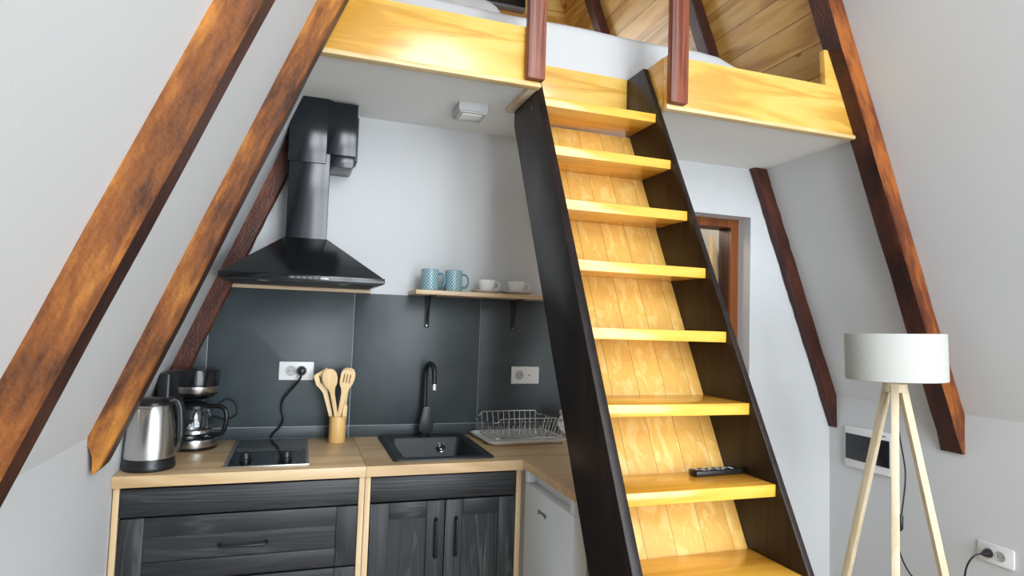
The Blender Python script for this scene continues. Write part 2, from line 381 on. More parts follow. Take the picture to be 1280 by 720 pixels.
# gable end of the loft and front gable with glazing
b = MB(); WX0, WX1, WZ0, WZ1 = .70, 1.70, 2.80, 3.60
b.prism([(surf(LOFT, -1), LOFT), (surf(LOFT, 1), LOFT), (surf(WZ0, 1), WZ0), (surf(WZ0, -1), WZ0)], 'Y', YB-.03, YB, LINGABLE)
b.prism([(surf(WZ0, -1), WZ0), (WX0, WZ0), (WX0, WZ1), (surf(WZ1, -1), WZ1)], 'Y', YB-.03, YB, LINGABLE)
b.prism([(surf(WZ0, 1), WZ0), (WX1, WZ0), (WX1, WZ1), (surf(WZ1, 1), WZ1)], 'Y', YB-.03, YB, LINGABLE)
b.prism([(surf(WZ1, -1), WZ1), (surf(WZ1, 1), WZ1), (surf(ZR, 1), ZR), (surf(ZR, -1), ZR)], 'Y', YB-.03, YB, LINGABLE)
struct(b.build('wall_gable'))
b = MB()  # rear window added out of view to let fill onto the loft boards
for q in ((WX0, WX0+.06, WZ0, WZ1), (WX1-.06, WX1, WZ0, WZ1), (1.17, 1.23, WZ0, WZ1)): b.box(q[0], q[1], YB-.045, YB+.02, q[2], q[3], FRAMEM, .004)
for z in (WZ0, WZ1-.06): b.box(WX0, WX1, YB-.044, YB+.018, z, z+.06, FRAMEM, .004)
w2 = struct(b.build('added_loft_window')); struct(MB().box(WX0+.05, WX1-.05, YB-.012, YB-.008, WZ0+.05, WZ1-.05, PANE).build('pane', w2))
struct(MB().prism([(XL, 0), (XR, 0), (XR, ZK), (surf(LOFT, 1), LOFT), (surf(LOFT, -1), LOFT), (XL, ZK)], 'Y', YB-.03, YB, PLASTER).build('wall_north'))
def frame_poly(outer, inner, y0, y1, m, mb):
    n = len(outer)
    for i in range(n):
        j = (i+1) % n
        o0, o1, i0, i1 = outer[i], outer[j], inner[i], inner[j]
        mb.hexa([(o0[0], y0, o0[1]), (o1[0], y0, o1[1]), (i1[0], y0, i1[1]), (i0[0], y0, i0[1]), (o0[0], y1, o0[1]), (o1[0], y1, o1[1]), (i1[0], y1, i1[1]), (i0[0], y1, i0[1])], m)
outer = [(XL, 0), (XR, 0), (XR, ZK), (surf(ZR, 1), ZR), (surf(ZR, -1), ZR), (XL, ZK)]
inner = [(XL+.12, .12), (XR-.12, .12), (XR-.12, ZK-.02), (CX+.12, 5.05), (CX-.12, 5.05), (XL+.12, ZK-.02)]
b = MB(); frame_poly(outer, inner, YF-.12, YF, PLASTER, b); struct(b.build('wall_front'))
b = MB()
b.box(XL+.05, XR-.05, YF-.09, YF-.03, 2.28, 2.40, FRAMEM, .004)
for xm in (CX-.95, CX, CX+.95): b.box(xm-.05, xm+.05, YF-.09, YF-.03, .05, 2.28, FRAMEM, .004)
b.box(CX-.08, CX+.08, YF-.09, YF-.03, 2.40, 5.1, FRAMEM, .004)
win = struct(b.build('window_1'))
struct(MB().prism(inner, 'Y', YF-.065, YF-.060, PANE).build('pane', win))

# loft deck: floor boards over a white ceiling, with the stair opening cut out
OX0, OX1, OY = .813, 1.382, -.417
YFA = -.72
b = MB()
for (x0, x1, y0, y1) in ((surf(ZC, -1), OX0-.02, -.69, OY+.02), (OX1+.02, surf(ZC, 1), -.69, OY+.02), (surf(ZC, -1), surf(ZC, 1), OY+.02, YB-.03)):
    b.box(x0, x1, y0, y1, ZC, LOFT-.02, CEILM)
    b.box(x0+.02 if x0 < 0 else x0, x1-.02 if x1 > 2 else x1, y0, y1, LOFT-.02, LOFT, LINGABLE)
struct(b.build('ceiling'))

# ------------------------------------------------------------------ rafters
def rafter(name, label, sd, y0, y1, ztop, zbot, mat, tip=None, depth=.083, jit=.0025, bury=.0, side=None):
    """beam on the slope: profile in XZ, plumb cut against the knee wall"""
    o, i = [], []
    zz = [ztop-(ztop-ZK)*k/26 for k in range(27)]
    zz = [z for z in zz if z >= zbot]
    outer = [(surf(z, sd)+sd*bury, z) for z in zz]
    inner = [(surf(z, sd)-sd*depth, z) for z in zz]
    if zbot < ZK:
        xw = (XL if sd < 0 else XR)
        if tip: outer += tip[0]; inner += tip[1]
        else:
            zt = 2-(1.42-depth-1.79+ (0))/-.4 if False else None
            outer += [(xw, ZK-.09), (xw, zbot)]
            xi = surf(zbot, sd)-sd*depth
            inner += [(surf(ZK-.09, sd)-sd*depth, ZK-.09), (xi if sd*(xw-xi) > .004 else xw-sd*.006, zbot)]
    else:
        outer.append((surf(zbot, sd)+sd*bury, zbot)); inner.append((surf(zbot, sd)-sd*depth, zbot))
    bm = bmesh.new(); rings = []
    rnd = random.Random(hash(name+label) % 999 if False else len(label)*7+int(abs(y0)*100))
    for (ox, oz), (ix, iz) in zip(outer, inner):
        j = lambda: rnd.uniform(-jit, jit)
        ch = .006 if abs(ix-ox) > .03 else .001
        fx = (ox-ix)/max(1e-6, abs(ox-ix))
        a, c, d, e = j(), j(), j(), j()
        rings.append([bm.verts.new(p) for p in ((ox, y0+a, oz), (ix+fx*ch, y0+a, iz), (ix+c, y0+ch+a, iz), (ix+c, y1-ch+d, iz), (ix+fx*ch, y1+d, iz), (ox, y1+d, oz))])
    for A, B in zip(rings, rings[1:]):
        for k in range(6): bm.faces.new((A[k], A[(k+1) % 6], B[(k+1) % 6], B[k]))
    bm.faces.new(rings[0]); bm.faces.new(rings[-1])
    m = MB(); m._add(bm, mat)
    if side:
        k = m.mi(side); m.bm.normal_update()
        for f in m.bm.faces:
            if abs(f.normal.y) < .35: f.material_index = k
    return m.solid(name, label, 'beam', origin=(0, (y0+y1)/2, 0))
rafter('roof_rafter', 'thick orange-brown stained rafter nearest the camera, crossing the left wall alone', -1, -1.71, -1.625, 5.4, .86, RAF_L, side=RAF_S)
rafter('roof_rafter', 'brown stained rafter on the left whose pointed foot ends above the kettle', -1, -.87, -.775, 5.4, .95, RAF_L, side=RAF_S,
       tip=([(-.562, 1.02), (-.558, .968)], [(-.524, 1.02), (-.540, .985)]))
rafter('roof_rafter', 'dark rafter on the left against the kitchen wall, behind the range hood', -1, -.045, -.0005, ZC-.001, .91, RAF_DL)
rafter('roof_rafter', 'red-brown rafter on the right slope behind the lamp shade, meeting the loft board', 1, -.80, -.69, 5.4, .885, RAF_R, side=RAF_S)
rafter('roof_rafter', 'thin dark rafter in the right corner of the white back wall', 1, -.05, -.0005, ZC-.001, .89, RAF_D)
rafter('loft_rafter', 'dark rafter in the loft running up behind the right railing post', 1, .03, .12, 5.4, LOFT+.001, RAF_D, bury=-.0135)
rafter('loft_rafter', 'dark rafter deep in the loft between the two railing posts', 1, 1.0, 1.09, 5.4, LOFT+.001, RAF_D, bury=-.0135)

# ------------------------------------------------------------------ loft edge
ZB, ZT = 2.356, 2.586
t = thing('loft_edge_board', 'long varnished pine edge board of the loft above the range hood', 'board', (.4, YFA, ZB), 'pine boards edging the loft')
MB().prism([(-.050, ZB), (OX0, ZB), (OX0, ZT), (.045, ZT)], 'Y', YFA, YFA+.03, PINE_X, .0015).build('face_board', t)
MB().box(-.045, OX0+.004, YFA-.010, YFA+.03, ZB-.004, ZB+.014, PALE_X, .003).build('lip', t)
t = thing('loft_edge_board', 'shorter varnished pine loft edge board right of the stairs, turned up at one end', 'board', (1.9, YFA, ZB), 'pine boards edging the loft')
MB().prism([(OX1, ZB), (2.405, ZB), (2.245, 2.755), (2.219, 2.755), (2.230, ZT+.003), (OX1, ZT-.002)], 'Y', YFA, YFA+.03, PINE_X, .0015).build('face_board', t)
MB().box(OX1-.004, 2.40, YFA-.010, YFA+.03, ZB-.004, ZB+.014, PALE_X, .003).build('lip', t)
t = thing('opening_frame', 'pine boards lining the stair opening in the loft floor', 'board', (1.1, OY, ZB), None)
MB().box(OX1+.001, OX1+.020, YFA+.031, OY+.02, ZB, ZT, PINE_Y, .001).build('side_board', t)
MB().box(OX0-.020, OX0-.001, YFA+.031, OY+.02, ZB, ZT, PINE_Y, .001).build('side_board', t)
MB().box(OX0, OX1, OY, OY+.019, ZB, ZT, PINE_X, .001).build('back_board', t)
MB().box(OX0-.034, OX0-.001, YFA+.031, OY+.02, ZC-.022, ZC-.001, SHELFM, .002).build('lip', t)
for (x0, x1, lab) in ((.748, .823, 'left of the two red-brown railing posts, beside the stair opening'), (1.381, 1.465, 'right of the two red-brown railing posts, just right of the stair top')):
    MB().box(x0, x1, YFA-.036, YFA-.0005 if True else 0, ZB+.018, 3.55, POSTM, .006).solid('railing_post', lab, 'post', 'railing posts on the loft edge')

# bed in the loft
t = thing('mattress', 'white mattress lying on the loft floor behind the stair opening', 'mattress', (1.0, .6, LOFT))
b = bmesh.new()
bmesh.ops.create_cube(b, size=1)
bmesh.ops.subdivide_edges(b, edges=b.edges[:], cuts=14, use_grid_fill=True)
for v in b.verts:
    x, y, z = v.co
    px = 1.10 + x*1.84; py = .50 + y*1.80; pz = LOFT + .127 + z*.25
    e = max(0, (px-1.74)/.28)
    if z > 0: pz -= .045*e**3
    r = min(1, (abs(x)*2)**8 + (abs(y)*2)**10)
    pz += (-.012*r if z > 0 else 0) + .004*math.sin(px*9+1)*math.cos(py*7)*(z > 0)
    px -= math.copysign(.012*(abs(z)*2)**6, x); py -= math.copysign(.012*(abs(z)*2)**6, y)
    v.co = (px, py, pz)
mm = MB(); mm._add(b, SHEET); mm.build('mattress_body', t, angle=1.2)
t = thing('pillow', 'white pillow standing on the mattress behind the left railing post', 'pillow', (.645, .2, 2.83))
b = bmesh.new(); bmesh.ops.create_uvsphere(b, u_segments=32, v_segments=16, radius=1)
for v in b.verts:
    x, y, z = v.co; sx = math.copysign(abs(x)**.5, x); sz = math.copysign(abs(z)**.5, z)
    v.co = (.645+sx*.285, .20+y*.10, 2.995+sz*.165)
mm = MB(); mm._add(b, SHEET); mm.build('pillow_body', t)
t = thing('wall_screen', 'black flat screen with a grey lower rim on the loft gable wall', 'screen', (1.0, YB-.05, 3.85))
MB().box(.55, 1.50, YB-.09, YB-.031, 3.865, 4.42, BLACKG, .006).build('display', t)
MB().box(.55, 1.50, YB-.094, YB-.034, 3.845, 3.866, GREYM, .003).build('rim', t)

# ------------------------------------------------------------------ stairs
TX0, TX1, ZT1, DZT, YT1, DYT, TH = .845, 1.36, 2.3415, .2275, -.6764, .1193, .0366
SL = DYT/DZT
def yf(z): return -1.305 - SL*(1.168-z)      # front edge of the stringers
WID = .298
stair = thing('loft_staircase', 'steep open staircase with pine treads between black stringers', 'staircase', (1.1, -1.2, 0))
for (x0, x1) in ((TX0-.033, TX0), (TX1, TX1+.033)):
    zt = 2.583 if x0 > 1 else 2.583
    xa, xb = (x0+.0015, x1) if x0 < 1 else (x0, x1-.012)
    if x0 > 1: xb = OX1-.0005
    # below the loft the board keeps its full thickness, in the opening it sits just inside the lining
    pts = [(yf(0), 0), (yf(2.583), 2.583), (OY-.002, 2.583), (OY-.002, yf(0) and (OY-.002-(yf(0)+WID))/SL), (yf(0)+WID, 0)]
    MB().prism(pts, 'X', xa, xb, BLACKW, .002).build('stringer', stair)
for k in range(10):
    z = ZT1-DZT*k; y = YT1-DYT*k
    yb = y+.232 if k != 6 else y+.196
    MB().box(TX0+.0005, TX1-.0005, y, yb, z-TH, z, TREADM, .002).build('tread', stair)
# boards closing the back of the flight
def yr(z): return -1.145+SL*(z-.984)
zb0, zb1 = .02, 2.30
MB().prism([(yr(zb0), zb0), (yr(zb1), zb1), (yr(zb1)+.022, zb1), (yr(zb0)+.022, zb0)], 'X', TX0+.0005, TX1-.0005, RISERM).build('back_panel', stair)
for (x, y, z, d) in ((TX0-.0315, -.69, 2.30, -1), (TX1+.0215, 0, 0, 0)):
    if d: MB().lathe([(0, .0), (.005, .0), (.005, .002), (0, .0025)], (0, 0, 0), STEEL, 12).xform(Matrix.Translation((x, y+.05, z)) @ Matrix.Rotation(-PI/2, 4, 'Y')).build('screw', stair)
t = thing('remote_control', 'black remote control lying on a lower stair tread', 'remote control', (1.28, -1.16, ZT1-DZT*6))
z7 = ZT1-DZT*6
rc = MB().prism([(-.093, -.022), (.088, -.022), (.095, -.015), (.095, .015), (.088, .022), (-.093, .022), (-.098, .0)], 'Z', 0, .018, BLACKP, .004)
rc.xform(Matrix.Translation((1.258, -1.243, z7+.0004)) @ Matrix.Rotation(math.radians(3), 4, 'Z')); rc.build('case', t)
b = MB()
for i in range(8):
    for j in range(3): b.box(-.08+i*.018, -.07+i*.018, -.014+j*.011, -.007+j*.011, .018, .0195, PALEBTN if (i+j) % 3 else INK, .0008)
b.xform(Matrix.Translation((1.258, -1.243, z7+.0004)) @ Matrix.Rotation(math.radians(3), 4, 'Z')); b.build('buttons', t)

# ------------------------------------------------------------------ kitchen: worktops
ZW, TWK, YW = .90, .038, -.60
MB().box(-.574, .2305, YW, -.0105, ZW-TWK, ZW, OAK_X, .0015).solid('worktop', 'oak worktop on the drawer cabinet, under the cooktop and kettle', 'worktop', 'oak kitchen worktops', origin=(-.2, -.3, ZW-TWK))
b = MB()
SX0, SX1, SY0, SY1 = .37, .715, -.515, -.095
for (x0, x1, y0, y1) in ((.2315, SX0, YW, -.0105), (SX1, 1.45, YW, -.0105), (SX0, SX1, YW, SY0), (SX0, SX1, SY1, -.0105)):
    b.box(x0, x1, y0, y1, ZW-TWK, ZW, OAK_X)
b.box(.836, 1.45, -1.085, YW, ZW-.028, ZW, OAK_X)
b.solid('worktop', 'L-shaped oak worktop around the sink, turning the corner over the fridge', 'worktop', 'oak kitchen worktops', origin=(.8, -.3, ZW-TWK))

# ------------------------------------------------------------------ kitchen: cabinets
YC = -.58
def handle(name, parent, p0, p1, out, r=.005):
    p0 = Vector(p0); p1 = Vector(p1); d = (p1-p0).normalized(); o = Vector(out)
    pts = [p0, p0+o*.6, p0+o*.9+d*.004, p0+o+d*.012, p1+o-d*.012, p1+o*.9-d*.004, p1+o*.6, p1]
    return MB().tube(pts, [r*1.25, r, r, r, r, r, r, r*1.25], BLACKM, 10).build(name, parent)
def shaker(x0, x1, z0, z1, st, rl, horiz, y=YC):
    """frame-and-panel front: stiles, rails and a recessed field"""
    b = MB(); g = .0006
    b.box(x0, x0+st, y, y+.02, z0, z1, CAB_Z, .0012); b.box(x1-st, x1, y, y+.02, z0, z1, CAB_Z, .0012)
    b.box(x0+st+g, x1-st-g, y+.0004, y+.02, z1-rl, z1, CAB_X, .0012); b.box(x0+st+g, x1-st-g, y+.0004, y+.02, z0, z0+rl, CAB_X, .0012)
    b.box(x0+st-.005, x1-st+.005, y+.009, y+.019, z0+rl-.005, z1-rl+.005, CAB_X if horiz else CAB_Z)
    return b
cab = thing('drawer_cabinet', 'charcoal wood drawer cabinet under the cooktop', 'cabinet', (-.17, -.3, 0), 'charcoal base cabinets')
ZU = ZW-TWK-.0005
MB().box(-.571, -.553, YC, -.02, 0, ZU, OAK_Z, .001).build('side_panel', cab)
MB().box(.210, .2295, YC, -.02, 0, ZU, OAK_Z, .001).build('side_panel', cab)
MB().box(-.5525, .2095, YC+.03, -.02, .02, ZU-.02, BLACKM).build('carcass', cab)
MB().box(-.551, .2085, YC, YC+.02, .762, .852, CAB_X, .0015).build('filler_panel', cab)
for (z0, z1) in ((.547, .756), (.330, .541), (.11, .324)):
    d = shaker(-.549, .2075, z0, z1, .072, .064, True).build('drawer', cab)
    zc = (z0+z1)/2
    handle('handle', d, (-.245, YC+.010, zc), (-.097, YC+.010, zc), (0, -.032, 0))
MB().box(-.5525, .2095, YC+.05, YC+.066, .0, .10, CAB_X).build('plinth', cab)
cab = thing('sink_cabinet', 'charcoal wood two-door cabinet under the black sink', 'cabinet', (.535, -.3, 0), 'charcoal base cabinets')
MB().box(.2315, .2515, YC, -.02, 0, ZU, OAK_Z, .001).build('side_panel', cab)
MB().box(.819, .8395, YC, -.02, 0, ZU, OAK_Z, .001).build('side_panel', cab)
MB().box(.252, .8185, YC+.03, -.02, .02, .66, BLACKM).build('carcass', cab)
MB().box(.2535, .8175, YC, YC+.02, .764, .853, CAB_X, .0015).build('filler_panel', cab)
for (x0, x1, hx) in ((.2545, .5325, .500), (.5365, .8165, .578)):
    d = shaker(x0, x1, .11, .757, .068, .060, False).build('door', cab)
    handle('handle', d, (hx, YC+.004, .690), (hx, YC+.004, .552), (0, -.030, 0), .0055)
MB().box(.252, .8185, YC+.05, YC+.066, .0, .10, CAB_X).build('plinth', cab)

# fridge under the corner worktop, door facing left
t = thing('under_counter_fridge', 'white under-counter fridge below the corner worktop beside the stairs', 'fridge', (1.1, -.83, 0))
FX0, FY0, FY1 = .846, -1.062, -.602
MB().box(FX0+.062, 1.40, FY0+.004, FY1, .03, .866, FRIDGEB, .004).build('body', t)
d = MB().box(FX0, FX0+.055, FY0, FY1+.0, .06, .818, FRIDGEM, .008).build('door', t)
b = MB(); b.box(FX0+.036, FX0+.0545, FY0+.001, FY1-.001, .8185, .866, FRIDGEM)
b.box(FX0, FX0+.036, FY0+.001, FY0+.030, .8185, .866, FRIDGEM, .003); b.box(FX0, FX0+.036, FY1-.030, FY1-.001, .8185, .866, FRIDGEM, .003); b.build('grip_recess', t)
text_mesh('gorenje', .027, 'lettering', INK, t, (FX0-.0004, -.752, .741), (0, -1, 0), (0, 0, 1))
for (x, y) in ((.93, -1.03), (.93, -.64), (1.36, -1.03), (1.36, -.64)): MB().lathe([(0, 0), (.016, 0), (.016, .03), (0, .03)], (x, y, 0), BLACKP, 14).build('foot', t)

# ------------------------------------------------------------------ backsplash
b = MB(); g = .0016; zb, zg = 1.553, .952
xs = [.209-1.2, .209-.6, .209, .809, 1.409, 1.45]
b.prism([(XL+.008, .9), (1.45, .9), (1.45, zb), (surf(zb, -1)+.010, zb), (XL+.008, ZK-.005)], 'Y', -.007, -.0005, GROUT)
for i in range(5):
    x0, x1 = max(xs[i]+g, XL+.009), xs[i+1]-g
    if x1-x0 < .02: continue
    b.box(x0, x1, -.010, -.002, .9005, zg-g, SLATE, .0006)
    if i == 0:
        zx = 2-(1.42-(CX-x1))/-.4 if False else None
        b.prism([(x0, zg+g), (x1, zg+g), (x1, min(zb, 2+(x1-.01-(CX-1.42))/.4)), (XL+.009, ZK-.005)], 'Y', -.010, -.002, SLATE, .0006)
    elif i == 1: b.prism([(x0, zg+g), (x1, zg+g), (x1, zb), (surf(zb, -1)+.012, zb), (x0, 1.53)], 'Y', -.010, -.002, SLATE, .0006)
    else: b.box(x0, x1, -.010, -.002, zg+g, zb, SLATE, .0006)
o = b.solid('tile_backsplash', 'large dark slate tiles with pale joints covering the wall behind the worktop', 'backsplash')
MB().box(-.326, .277, -.032, -.0005, zb+.0005, zb+.016, SHELFM, .002).solid('wall_batten', 'thin pale wooden strip along the wall below the range hood', 'wooden strip')

# ------------------------------------------------------------------ range hood
hood = thing('range_hood', 'black pyramid range hood with a square duct above the cooktop', 'range hood', (-.016, -.24, 1.567))
HX0, HX1, HY = -.314, .283, -.48
b = MB()
b.box(HX0, HX1, HY, -.001, 1.572, 1.594, BLACKG, .003)
b.box(HX0+.02, HX1-.02, HY+.02, -.02, 1.5695, 1.573, BLACKM)
DX_0, DX_1, DYF, DZ0 = -.099, .066, -.19, 1.765
b.hexa([(HX0+.004, HY+.004, 1.593), (HX1-.004, HY+.004, 1.593), (HX1-.004, -.001, 1.593), (HX0+.004, -.001, 1.593),
        (DX_0-.004, DYF-.004, DZ0+.002), (DX_1+.004, DYF-.004, DZ0+.002), (DX_1+.004, -.001, DZ0+.002), (DX_0-.004, -.001, DZ0+.002)], BLACKG, .002)
b.build('canopy', hood)
d = MB().box(DX_0, DX_1, DYF, -.001, DZ0, 2.372, DUCTM, .003)
d.box(DX_0-.006, DX_1-.017, DYF-.006, -.001, 2.09, 2.373, DUCTM, .003); d.build('duct', hood)
b = MB().box(DX_1-.0215, .172, -.1945, -.001, 2.135, 2.366, DUCTM, .004)
b.prism([(.066, 2.085), (.154, 2.085), (.166, 2.10), (.166, 2.140), (.066, 2.140)], 'Y', -.188, -.001, DUCTM, .002)
b.box(.168, .182, -.13, -.02, 2.13, 2.33, BLACKM, .003); b.build('elbow_box', hood)
b = MB().box(-.075, .075, HY-.0015, HY+.004, 1.5775, 1.5885, INK, .001)
for i in range(5): b.box(-.066+i*.021, -.052+i*.021, HY-.0022, HY, 1.580, 1.586, GREYM, .0006)
b.box(.042, .072, HY-.0024, HY, 1.579, 1.587, PALEBTN, .0006); b.build('control_strip', hood)
for x in (-.16, .13): MB().lathe([(0, 0), (.022, 0), (.024, .003), (0, .003)], (x, -.40, 1.5675), STEEL, 20).build('spotlight', hood)

# ------------------------------------------------------------------ ceiling lamp
t = thing('ceiling_lamp', 'small square white surface lamp on the ceiling over the kitchen', 'ceiling light', (.635, -.33, 2.33))
b = MB(); b.prism([(.570, -.405), (.700, -.405), (.700, -.275), (.570, -.275)], 'Z', 2.337, ZC-.0002, LAMPW, .003)
b.box(.575, .695, -.400, -.280, 2.330, 2.338, LAMPW, .002); b.build('housing', t)
MB().box(.592, .678, -.383, -.297, 2.3275, 2.331, CERAM, .001).build('diffuser', t)

# ------------------------------------------------------------------ shelf with crockery
sh = thing('wall_shelf', 'pale wooden wall shelf on black brackets holding the mugs', 'shelf', (.8, -.1, 1.552))
MB().box(.455, 1.16, -.20, -.0005, zb+.001, 1.574, SHELFM, .002).build('board', sh)
for x in (.545, .975):
    b = MB()
    b.box(x-.012, x+.012, -.0135, -.0105, 1.405, 1.5535, BLACKM, .001); b.lathe([(0, 0), (.012, 0), (.012, .003), (0, .003)], (0, 0, 0), BLACKM, 16)
    b2 = MB(); b2.box(x-.012, x+.012, -.155, -.0105, 1.5505, 1.5535, BLACKM, .001)
    b.bm.free(); b = MB()
    b.box(x-.012, x+.012, -.0140, -.0105, 1.405, 1.5535, BLACKM, .0012)
    b.box(x-.012, x+.012, -.155, -.0105, 1.5500, 1.5535, BLACKM, .001)
    b.tube(smooth_path([(x, -.014, 1.428), (x, -.024, 1.45), (x, -.070, 1.535), (x, -.082, 1.5505)], 5), .005, BLACKM, 8)
    b2.bm.free()
    br = b.build('bracket', sh)
    MB().lathe([(0, 0), (.004, 0), (.003, .0015), (0, .002)], (0, 0, 0), STEEL, 10).xform(Matrix.Translation((x, -.0141, 1.414)) @ Matrix.Rotation(PI/2, 4, 'X')).build('screw', br)
ZS = 1.5742
def ring_handle(c, ang, r, zlo, zhi, out, rad, m):
    dx, dy = math.cos(ang), math.sin(ang)
    P = lambda k, z: (c[0]+dx*k, c[1]+dy*k, c[2]+z)
    pts = [P(r-.003, zhi), P(r+out*.55, zhi+.002), P(r+out, zhi-(zhi-zlo)*.25), P(r+out, zlo+(zhi-zlo)*.3), P(r+out*.55, zlo+.001), P(r-.003, zlo+.002)]
    return MB().tube(smooth_path(pts, 6), rad, m, 10)
for x, lab in ((.530, 'teal lattice-patterned mug at the left end of the wall shelf'), (.641, 'teal lattice-patterned mug between the first mug and the white cups')):
    c = (x, -.12, ZS); t = thing('patterned_mug', lab, 'mug', c, 'teal mugs on the shelf')
    MB().lathe([(0, .004), (.036, .004), (.037, 0), (.039, .001), (.0405, .006), (.0405, .096), (.0395, .0985), (.0375, .097), (.0375, .010), (0, .008)], c, MUGM, 48).build('body', t)
    ring_handle(c, math.radians(-22), .0405, .020, .078, .027, .005, MUGT).build('handle', t)
for x, a, b_ in ((.803, 'white saucer on the shelf next to the teal mugs', 'white cup on the saucer next to the teal mugs'), (.953, 'white saucer on the shelf at the stair end', 'white cup on the saucer nearest the stairs')):
    c = (x, -.115, ZS)
    MB().lathe([(0, .0035), (.036, .0035), (.038, 0), (.042, .0), (.060, .006), (.079, .012), (.080, .0135), (.078, .0135), (.058, .009), (.040, .005), (0, .0052)], c, CERAM, 48).solid('saucer', a, 'saucer', 'white saucers on the shelf', origin=c)
    c2 = (x, -.115, ZS+.0054); t = thing('cup', b_, 'cup', c2, 'white cups on the shelf')
    MB().lathe([(0, .003), (.021, .003), (.022, 0), (.025, .001), (.031, .012), (.039, .035), (.0435, .056), (.0430, .058), (.0415, .056), (.036, .034), (.028, .012), (0, .007)], c2, CERAM, 48).build('body', t)
    ring_handle(c2, math.radians(-18), .038, .016, .048, .022, .0035, CERAM).build('handle', t)

# ------------------------------------------------------------------ sockets
def schuko(x, z, y, parent):
    """round recessed outlet facing -Y"""
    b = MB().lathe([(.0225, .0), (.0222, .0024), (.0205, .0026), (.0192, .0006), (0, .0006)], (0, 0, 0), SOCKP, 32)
    b.xform(Matrix.Translation((x, y-.0002, z)) @ Matrix.Rotation(PI/2, 4, 'X'))
    o = b.build('outlet', parent)
    p = MB()
    for dx in (-.0095, .0095): p.lathe([(0, 0), (.0028, 0), (0, .0003)], (dx, 0, 0), INK, 10)
    p.xform(Matrix.Translation((x, y-.0009, z)) @ Matrix.Rotation(PI/2, 4, 'X')); p.build('pin_holes', o)
def plate(name, label, x0, x1, z0, z1, y, group):
    t = thing(name, label, 'socket', ((x0+x1)/2, y, z0), group)
    MB().box(x0, x1, y-.010, y, z0, z1, WHITEP, .004).build('cover_plate', t); return t
t = plate('power_socket', 'white double wall socket above the cooktop with one black plug in it', -.101, .045, 1.156, 1.238, -.0102, 'white sockets on the slate tiles')
schuko(-.050, 1.198, -.0205, t); schuko(-.006, 1.198, -.0205, t)
t = plate('power_socket', 'white wall socket on the slate above the dish rack, nothing plugged in', .975, 1.121, 1.141, 1.226, -.0102, 'white sockets on the slate tiles')
schuko(1.016, 1.184, -.0205, t)
MB().box(1.048, 1.088, -.0222, -.0200, 1.162, 1.206, WHITEP, .0008).build('blank_module', t)
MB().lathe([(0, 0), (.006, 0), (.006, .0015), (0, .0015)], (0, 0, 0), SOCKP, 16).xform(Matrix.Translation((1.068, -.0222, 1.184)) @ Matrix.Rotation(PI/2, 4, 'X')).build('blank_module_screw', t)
# cooktop lead
t = thing('cooktop_cord', 'black power cord from the wall plug down behind the cooktop', 'cord', (-.03, -.03, .91))
MB().lathe([(0, -.002), (.0185, -.002), (.0195, .004), (.0190, .026), (.014, .036), (.006, .040), (0, .040)], (0, 0, 0), BLACKP, 28).xform(Matrix.Translation((-.006, -.0210, 1.198)) @ Matrix.Rotation(PI/2, 4, 'X')).build('plug', t)
MB().tube(smooth_path([(-.006, -.052, 1.192), (-.012, -.052, 1.165), (-.045, -.035, 1.118), (-.076, -.028, 1.075), (-.079, -.025, 1.03), (-.070, -.024, .99), (-.085, -.022, .955), (-.112, -.018, .925), (-.120, -.016, .9015)], 8), .0052, BLACKP, 10).build('lead', t)

# ------------------------------------------------------------------ cooktop
t = thing('domino_cooktop', 'black two-zone glass cooktop set in the oak worktop', 'cooktop', (-.11, -.28, ZW))
KX0, KX1, KY0, KY1 = -.252, .033, -.548, -.022
b = MB(); f = .012
for q in ((KX0, KX1, KY0, KY0+f), (KX0, KX1, KY1-f, KY1), (KX0, KX0+f, KY0+f, KY1-f), (KX1-f, KX1, KY0+f, KY1-f)): b.box(q[0], q[1], q[2], q[3], ZW+.0002, ZW+.007, STEEL if q[3] < -.5 else GREYM, .0015)
b.build('frame', t)
MB().box(KX0+f, KX1-f, KY0+f, KY1-f, ZW+.0002, ZW+.0062, GLASSB).build('glass', t)
MB().box(KX0+f+.01, KX1-f-.01, -.279, -.275, ZW+.0062, ZW+.0066, GLINE).build('zone_line', t)
for x in (-.187, -.047):
    MB().lathe([(0, 0), (.022, 0), (.022, .008), (.0185, .010), (.0175, .027), (.0165, .029), (0, .029)], (x, -.455, ZW+.0062), BLACKP, 28).build('knob', t)

# ------------------------------------------------------------------ sink and tap
t = thing('kitchen_sink', 'black composite inset sink in the oak worktop', 'sink', (.535, -.28, ZW))
b = MB()
ox0, ox1, oy0, oy1 = .336, .738, -.549, -.020
ix0, ix1, iy0, iy1 = .384, .702, -.508, -.108
zr = ZW+.009
def ringq(o, i, z0, z1):
    (a0, a1, c0, c1), (d0, d1, e0, e1) = o, i
    O = [(a0, c0, z0), (a1, c0, z0), (a1, c1, z0), (a0, c1, z0)]; I = [(d0, e0, z1), (d1, e0, z1), (d1, e1, z1), (d0, e1, z1)]
    return O, I
bm = bmesh.new()
loops = [((ox0, ox1, oy0, oy1), ZW+.0003), ((ox0+.001, ox1-.001, oy0+.001, oy1-.001), zr-.003), ((ox0+.005, ox1-.005, oy0+.005, oy1-.005), zr),
         ((ix0-.004, ix1+.004, iy0-.004, iy1+.004), zr-.001), ((ix0, ix1, iy0, iy1), zr-.006), ((ix0+.008, ix1-.008, iy0+.008, iy1-.008), ZW-.13), ((ix0+.03, ix1-.03, iy0+.03, iy1-.03), ZW-.155)]
prev = None
